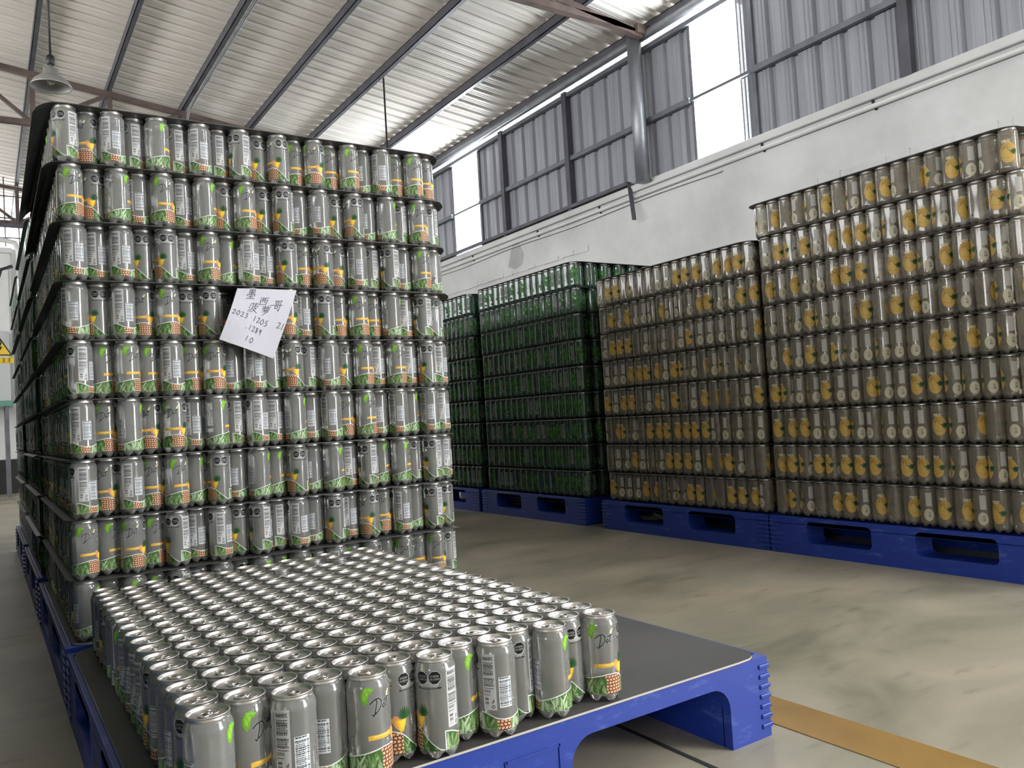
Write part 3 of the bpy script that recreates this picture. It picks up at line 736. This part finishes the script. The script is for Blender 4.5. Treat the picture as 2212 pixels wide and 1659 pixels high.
# foreground single layer
FX0=.228
cells=[]
for c in range(13):
    for r in range(17 if c%2==0 else 16):
        x=FX0-.001+c*.0549; y=1.090+.024*(c/12)+(c%2)*.0322+r*.0644
        if y>2.19: continue
        cells.append((x,y,c,r))
FRONT_U=[178,8,137,152,15,54,92,188,134,80,180,58,26]
openc=[(6.0,0)]
def dist(p): return math.hypot(p[0],p[1])
cells.sort(key=dist)
nind=300-made
lidless=[(773,1195),(833,1195),(716,1219)]
LL=[(.700,2.02),(.795,2.0),(.60,1.96)]
used=set()
for k,(x,y,c,r) in enumerate(cells):
    x+=jit(.00004); y+=jit(.00004)
    u=FRONT_U[c] if r==0 else random.choice([15,60,92,135,150,180,40,110,170])
    rot=facing(u,faceX(x,y)+(.12 if r==0 else 0))
    if any(math.hypot(x-a,y-b)<.034 for a,b in LL) and len(used)<3:
        used.add((c,r))
        make_can('clear',x,y,BZ,rot,'clear can missing its lid, %s column from left near the back of the foreground layer'%ORD[c],'foreground cans',lid=False); continue
    if k<nind: make_can('clear',x,y,BZ,rot,'silver-lidded can on foreground pallet, %s column from left, %s from the front'%(ORD[c],ORD[r]),'foreground cans')
    else: pin_pts.append((x,y,BZ)); pin_rot.append(rot)
# ================================================================== RIGHT-HAND STACKS
def side_stack(kind,x0,y0,nl,desc,word_,ncol=18,indiv=None,frontrow=0,nx=18,offs=.004):
    pts=[];rots=[]; n=0
    for L in range(nl):
        z=BZ+(nl-1-L)*LP+.0006; ox=jit(offs); oy=jit(offs)+ (0 if L else .006)
        if nl==9 and kind=='amber' and L==0: ox+=.012; oy+=.015
        for cx in range(nx):
            for r in range(ncol if cx%2==0 else ncol-1):
                x=x0+.034+cx*px+ox; y=y0+.034+(cx%2)*D/2+r*.0638+oy
                seen=(cx==0 and (indiv is None or r<indiv)) or (frontrow and L==0 and r==0 and cx<frontrow)
                rot=random.random()*2*PI
                if seen:
                    # the printed fruit often looks into the aisle
                    if random.random()<.35: rot=facing(45+jit(14),PI+.6)
                    elif random.random()<.4: rot=facing((100 if kind=='amber' else 111)+jit(8),PI+.6)
                    lay='top layer' if L==0 else 'bottom layer' if L==nl-1 else ORD[L]+' layer down'
                    if cx==0: lb='%s, %s from the right, %s of %s'%(word_,ORD[r],lay,desc)
                    else: lb='%s on the end of %s, %s in from its corner'%(word_,desc,ORD[cx])
                    make_can(kind,x,y,z,rot,lb,'cans of '+desc); n+=1
                else: pts.append((x,y,z)); rots.append(rot)
        nm='dark sheet on top of %s'%desc if L==0 else 'dark sheet under the %s of %s'%('top layer' if L==1 else ORD[L-1]+' layer down',desc)
        ov=.012+random.random()*.008
        big=(nl==9 and kind=='amber' and L==0)
        sheet(nm,x0+ox-ov+.004,x0+1.06,y0+oy-.01,y0+ncol*.0638+.014+(.045 if big else 0),z+HC+.0002,'sheet',.0018,.07,'layer sheets of '+desc)
    return pts,rots
amb,ambr=[],[]; grn,grnr=[],[]
for a in (('amber',2.84,1.232,9,'the tall amber stack','amber fruit can',17,None,0),('amber',2.84,2.345,8,'the lower amber stack','amber fruit can',17,None,0)):
    p,r=side_stack(a[0],a[1],a[2],a[3],a[4],a[5],a[6],a[7],a[8]); amb+=p; ambr+=r
for a in (('green',2.84,3.60,9,'the near green stack','green can',17,None,11),('green',2.84,4.79,9,'the far green stack','green can',17,8,0)):
    p,r=side_stack(a[0],a[1],a[2],a[3],a[4],a[5],a[6],a[7],a[8]); grn+=p; grnr+=r
# green stacks on the left behind the front stack
for (y0,desc) in ((3.50,'the left green stack behind the clear cans'),(4.73,'the farthest left green stack')):
    for L in range(9):
        z=BZ+(8-L)*LP+.0006; ox=jit(.006)
        for cx in range(20):
            for r in range(17):
                x=.200+cx*px+ox; y=y0+.034+(cx%2)*D/2+r*.0638
                if cx<3 or r<2 or cx>17 or L==0: grn.append((x,y,z)); grnr.append(random.random()*6.28)
        nm='dark sheet on top of %s'%desc if L==0 else 'dark sheet under the %s of %s'%('top layer' if L==1 else ORD[L-1]+' layer down',desc)
        sheet(nm,.156+jit(.003),1.28,y0-.01,y0+1.13,z+HC+.0002,'sheet',.0018,.07,'layer sheets of '+desc,lambda a,b:-.004*max(0,.164-a)/.01)
# unseen row of stacks added left of the frame to darken the aisle
for (y0,yn) in ((.6,'near'),(1.85,'middle'),(3.1,'far'),(4.35,'farther'),(5.6,'farthest')):
    build_pallet('blue pallet in the added row left of the viewer, %s one'%yn,-1.49,y0)
    for L in range(9):
        z=BZ+(8-L)*LP+.0006
        for cx in range(20):
            for r in range(17):
                if cx in(0,1,18,19) or r in(0,16): grn.append((-1.44+cx*px,y0+.034+(cx%2)*D/2+r*.0638,z)); grnr.append(random.random()*6.28)
        sheet('dark sheet, %s, of the added %s stack left of the viewer'%('top' if L==0 else ORD[L]+' down',yn),-1.49,-.36,y0-.01,y0+1.13,z+HC+.0002,'sheet',.0018,.07,'layer sheets of the added stacks left of the viewer')
gn_stuff('packed_clear_cans',pin_pts,pin_rot,'clear','clear pineapple drink cans packed behind the front rows')
gn_stuff('packed_amber_cans',amb,ambr,'amber','amber cans packed inside the two amber stacks')
gn_stuff('packed_green_cans',grn,grnr,'green','green cans packed inside the green stacks')
# ================================================================== PAPER NOTE
def note():
    C4=[Vector((.595,2.250,Z+.389)),Vector((.761,2.250,Z+.389)),Vector((.681,2.238,Z+.193)),Vector((.538,2.240,Z+.247))]
    def P(u,v,o=0):   # u right, v down, 0..1
        a=C4[0].lerp(C4[1],u); b=C4[3].lerp(C4[2],u); p=a.lerp(b,v)
        return p+Vector((0,-.004-.010*math.sin(v*PI)*(.6+.4*math.cos(u*5))-.004*math.sin(u*PI)-o,0))
    n=14; v=[];f=[]
    for o in (0,.0003):
        for i in range(n+1):
            for j in range(n+1): v.append(tuple(P(i/n,j/n,o)))
    k=(n+1)**2
    for i in range(n):
        for j in range(n):
            q=(i*(n+1)+j,i*(n+1)+j+1,(i+1)*(n+1)+j+1,(i+1)*(n+1)+j); f.append(q[::-1]); f.append(tuple(a+k for a in q))
    e=mesh_obj('paper_note',v,f,M['paper'],None,True); tag(e,'white handwritten paper note tucked under a sheet of the tall front stack','note')
    ch={'mo':[[(.25,1),(.78,1),(.75,.72),(.27,.72),(.25,1)],[(.38,.93),(.42,.84)],[(.62,.93),(.58,.84)],[(.5,1),(.5,.45)],[(.22,.6),(.8,.62)],[(.1,.46),(.92,.5)],[(.18,.4),(.14,.3)],[(.38,.4),(.4,.31)],[(.6,.4),(.64,.31)],[(.8,.42),(.9,.32)],[(.3,.2),(.72,.22)],[(.5,.3),(.5,.02)],[(.1,.02),(.92,.05)]],
        'xi':[[(.05,.86),(.95,.95)],[(.15,.62),(.88,.68),(.82,.12),(.18,.08),(.15,.62)],[(.4,.9),(.36,.35)],[(.6,.9),(.6,.4),(.75,.38)]],
        'ge':[[(.1,.9),(.9,.96)],[(.22,.8),(.58,.82),(.56,.62),(.24,.6),(.22,.8)],[(.8,.94),(.78,.5)],[(-.35,.42),(1.05,.56)],[(.26,.38),(.56,.4),(.54,.18),(.28,.16),(.26,.38)],[(.82,.5),(.78,-.05),(.66,.06)]],
        'bo':[[(.08,.86),(.95,.92)],[(.34,1),(.36,.78)],[(.66,1.02),(.62,.8)],[(.08,.72),(.18,.64)],[(.02,.52),(.12,.44)],[(.02,.04),(.2,.34)],[(.36,.66),(.92,.7),(.84,.58)],[(.38,.66),(.36,.36),(.22,.02)],[(.62,.78),(.6,.42)],[(.4,.42),(.8,.46),(.4,.04)],[(.48,.32),(.95,.02)]],
        'luo':[[(.08,.86),(.95,.92)],[(.34,1),(.36,.78)],[(.66,1.02),(.62,.8)],[(.16,.72),(.86,.74),(.82,.54),(.2,.52),(.16,.72)],[(.4,.72),(.4,.54)],[(.62,.72),(.62,.54)],[(.46,.5),(.2,.26)],[(.4,.4),(.82,.42),(.3,-.04)],[(.46,.3),(.58,.2)]],
        '0':[[(.5,1),(.1,.7),(.1,.25),(.5,0),(.9,.3),(.85,.75),(.5,1)]],'1':[[(.6,1),(.4,0)]],'2':[[(.1,.8),(.4,1),(.8,.85),(.7,.5),(.1,.02),(.95,.08)]],'3':[[(.15,.9),(.6,1),(.8,.78),(.4,.55),(.85,.35),(.6,.02),(.1,.08)]],
        '5':[[(.9,1),(.35,.97),(.25,.58),(.7,.55),(.8,.2),(.4,0),(.05,.12)]],'8':[[(.7,.9),(.35,1),(.2,.75),(.75,.3),(.5,0),(.15,.2),(.8,.85)]],'9':[[(.8,.8),(.4,1),(.15,.7),(.5,.5),(.82,.85),(.6,0)]],'.':[[(.4,.1),(.55,.05)]]}
    items=[('mo',.17,.02,.17,.17),('xi',.42,.14,.16,.14),('ge',.68,.17,.15,.16),('bo',.28,.25,.17,.17),('luo',.50,.28,.16,.15)]
    x=.03
    for s,y,x0,w_,sp in (('2023',.41,.04,.055,.075),('12',.47,.42,.05,.07),('05',.50,.56,.06,.075),('21',.50,.86,.06,.07),('.1289',.61,.33,.05,.065),('10',.80,.40,.06,.09)):
        for i,c_ in enumerate(s): items.append((c_,x0+i*sp,y+i*.012,w_,.085))
    vv=[];ff=[]
    for key,x0,y0,w_,h_ in items:
        for pl in ch[key]:
            for (a,b),(c_,d) in zip(pl[:-1],pl[1:]):
                p,q=Vector((x0+a*w_,y0+(1-b)*h_)),Vector((x0+c_*w_,y0+(1-d)*h_)); dd=(q-p)
                if dd.length<1e-6: continue
                nrm=Vector((-dd.y,dd.x)).normalized()*.0042; ext=dd.normalized()*.003; p-=ext; q+=ext
                k0=len(vv)
                for t in (p+nrm,p-nrm,q-nrm,q+nrm): vv.append(tuple(P(t.x,t.y,.0012)))
                ff.append((k0,k0+1,k0+2,k0+3))
    mesh_obj('handwriting',vv,ff,M['ink'],e)
note()
# ================================================================== LAMPS
def lamp(x,y,zb,label):
    e=empty('pendant_lamp',(x,y,zb)); tag(e,label,'lamp','pendant lamps')
    top=zr(x)-zb
    MB().tube([(0,0,.16),(0,0,top)],.0085,8).build('stem',M['black'],e,True)
    v,f=lathe([(.022,.19),(.026,.175),(.026,.135),(.018,.128)],16,True,True); mesh_obj('socket',v,f,M['black'],e,True)
    v,f=lathe([(.012,.13),(.016,.105),(.045,.10),(.046,.062),(.058,.052),(.060,.04)],24,True); mesh_obj('heat_sink',v,f,M['lampshade'],e,True)
    v,f=lathe([(.045,.062),(.075,.045),(.105,.018),(.122,-.012),(.124,-.020),(.121,-.020),(.118,-.012),(.100,.014),(.070,.038),(.0,.045)],36); mesh_obj('shade',v,f,M['lampshade'],e,True)
    v,f=lathe([(.0,-.004),(.014,0),(.026,.014),(.026,.026),(.016,.04)],16); mesh_obj('bulb',v,f,M['white'],e,True)
lamp(.445,6.0,Z+2.36,'grey enamel pendant lamp hanging on a long black stem at upper left')
lamp(3.22,6.76,Z+1.55,'pendant lamp on a thin stem hanging behind the right end of the front stack')
# ================================================================== FAR LEFT CORNER
e=empty('steel_grille',(0,12.7,0)); tag(e,'thin black steel grille high up behind the left edge of the stack','grille')
for k in range(-8,8):
    x=.327+.16*k; MB().bar((x,0,Z+2.66),(x,0,Z+4.28),.014).build('grille_bar',M['steel'],e)
for z in (2.78,3.05,3.35,4.0,4.28): MB().bar((-1.0,0,Z+z),(1.5,0,Z+z),.014).build('grille_rail',M['steel'],e)
MB().bar((-4,0,Z+3.71),(3,0,Z+3.71),.06,.09).build('grille_beam',M['steel'],e)
MB().bar((-4,0,Z+2.95),(3,0,Z+2.95),.05,.05).build('grille_beam',M['steel'],e)
# tall white service panels standing in front of the far wall
e=empty('service_panel',(.2,12.6,0)); tag(e,'white panelled service cupboard at the far left edge','cupboard')
MB().box(-1.6,.17,0,.5,.45,Z+2.55).build('panel_body',M['white'],e,bevel=.01)
for x0 in (-.6,-.16): MB().box(x0,x0+.30,-.02,.0,Z+1.45,Z+2.4).build('panel_door',M['white'],e,bevel=.008)
MB().box(-1.62,.19,-.03,.52,Z+2.55,Z+2.62).build('cornice',M['white'],e,bevel=.01)
MB().box(-1.6,.17,0,.5,.0,.45).build('plinth',M['joint'],e)
e=empty('electric_cabinet',(.05,12.35,Z+.95)); tag(e,'light grey electric cabinet with a yellow lightning warning sign','cabinet')
MB().box(-.55,.27,0,.2,-.45,.52).build('cabinet_body',M['cabinet'],e,bevel=.01)
s=mesh_obj('warning_sign',[(.02,-.004,.20),(.30,-.004,.20),(.16,-.004,.44)],[(0,1,2)],M['joint'],e)
mesh_obj('sign_face',[(.045,-.006,.215),(.275,-.006,.215),(.16,-.006,.41)],[(0,1,2)],M['signyellow'],s)
mesh_obj('lightning_mark',[(.165,-.008,.37),(.135,-.008,.30),(.16,-.008,.30),(.145,-.008,.235),(.19,-.008,.315),(.165,-.008,.315),(.185,-.008,.37)],[(0,1,2,5,6),(2,3,4,5)],M['joint'],s)
pl=MB().box(-.02,.31,-.006,0,.10,.175).build('caption_plate',M['signyellow'],e)
b=MB()
for k in range(5):
    x=.0+.06*k
    b.box(x,x+.04,-.009,-.006,.155,.160); b.box(x+.018,x+.023,-.009,-.006,.112,.165); b.box(x+.005,x+.035,-.009,-.006,.132,.137); b.box(x,x+.04,-.009,-.006,.112,.116)
b.build('caption_marks',M['joint'],pl)
tag(MB().tube([(-1.5,12.3,Z+2.66),(.30,12.3,Z+2.66),(.42,12.3,Z+2.63),(.46,12.3,Z+2.52),(.46,12.3,Z+2.1)],.035,12).build('drain_pipe',M['white'],None,True),'white bent pipe running above the service cupboard at far left','pipe')
tag(MB().tube([(.38,12.2,Z+2.3),(.25,12.2,Z+2.25),(.18,12.2,Z+2.0),(.17,12.2,Z+1.6),(.2,12.2,Z+1.3)],.022,10).build('black_cable',M['black'],None,True),'thick black cable hanging beside the service cupboard','cable')
e=empty('work_table',(-.3,11.6,0)); tag(e,'green-edged work table at the far left edge','table')
MB().box(-.8,.62,0,.7,Z+.46,Z+.53).build('table_top',M['greenglass'],e,bevel=.005)
for x in (-.75,.55):
    for yq in (.05,.65): MB().bar((x,yq,0),(x,yq,Z+.46),.04).build('leg',M['girt'],e)
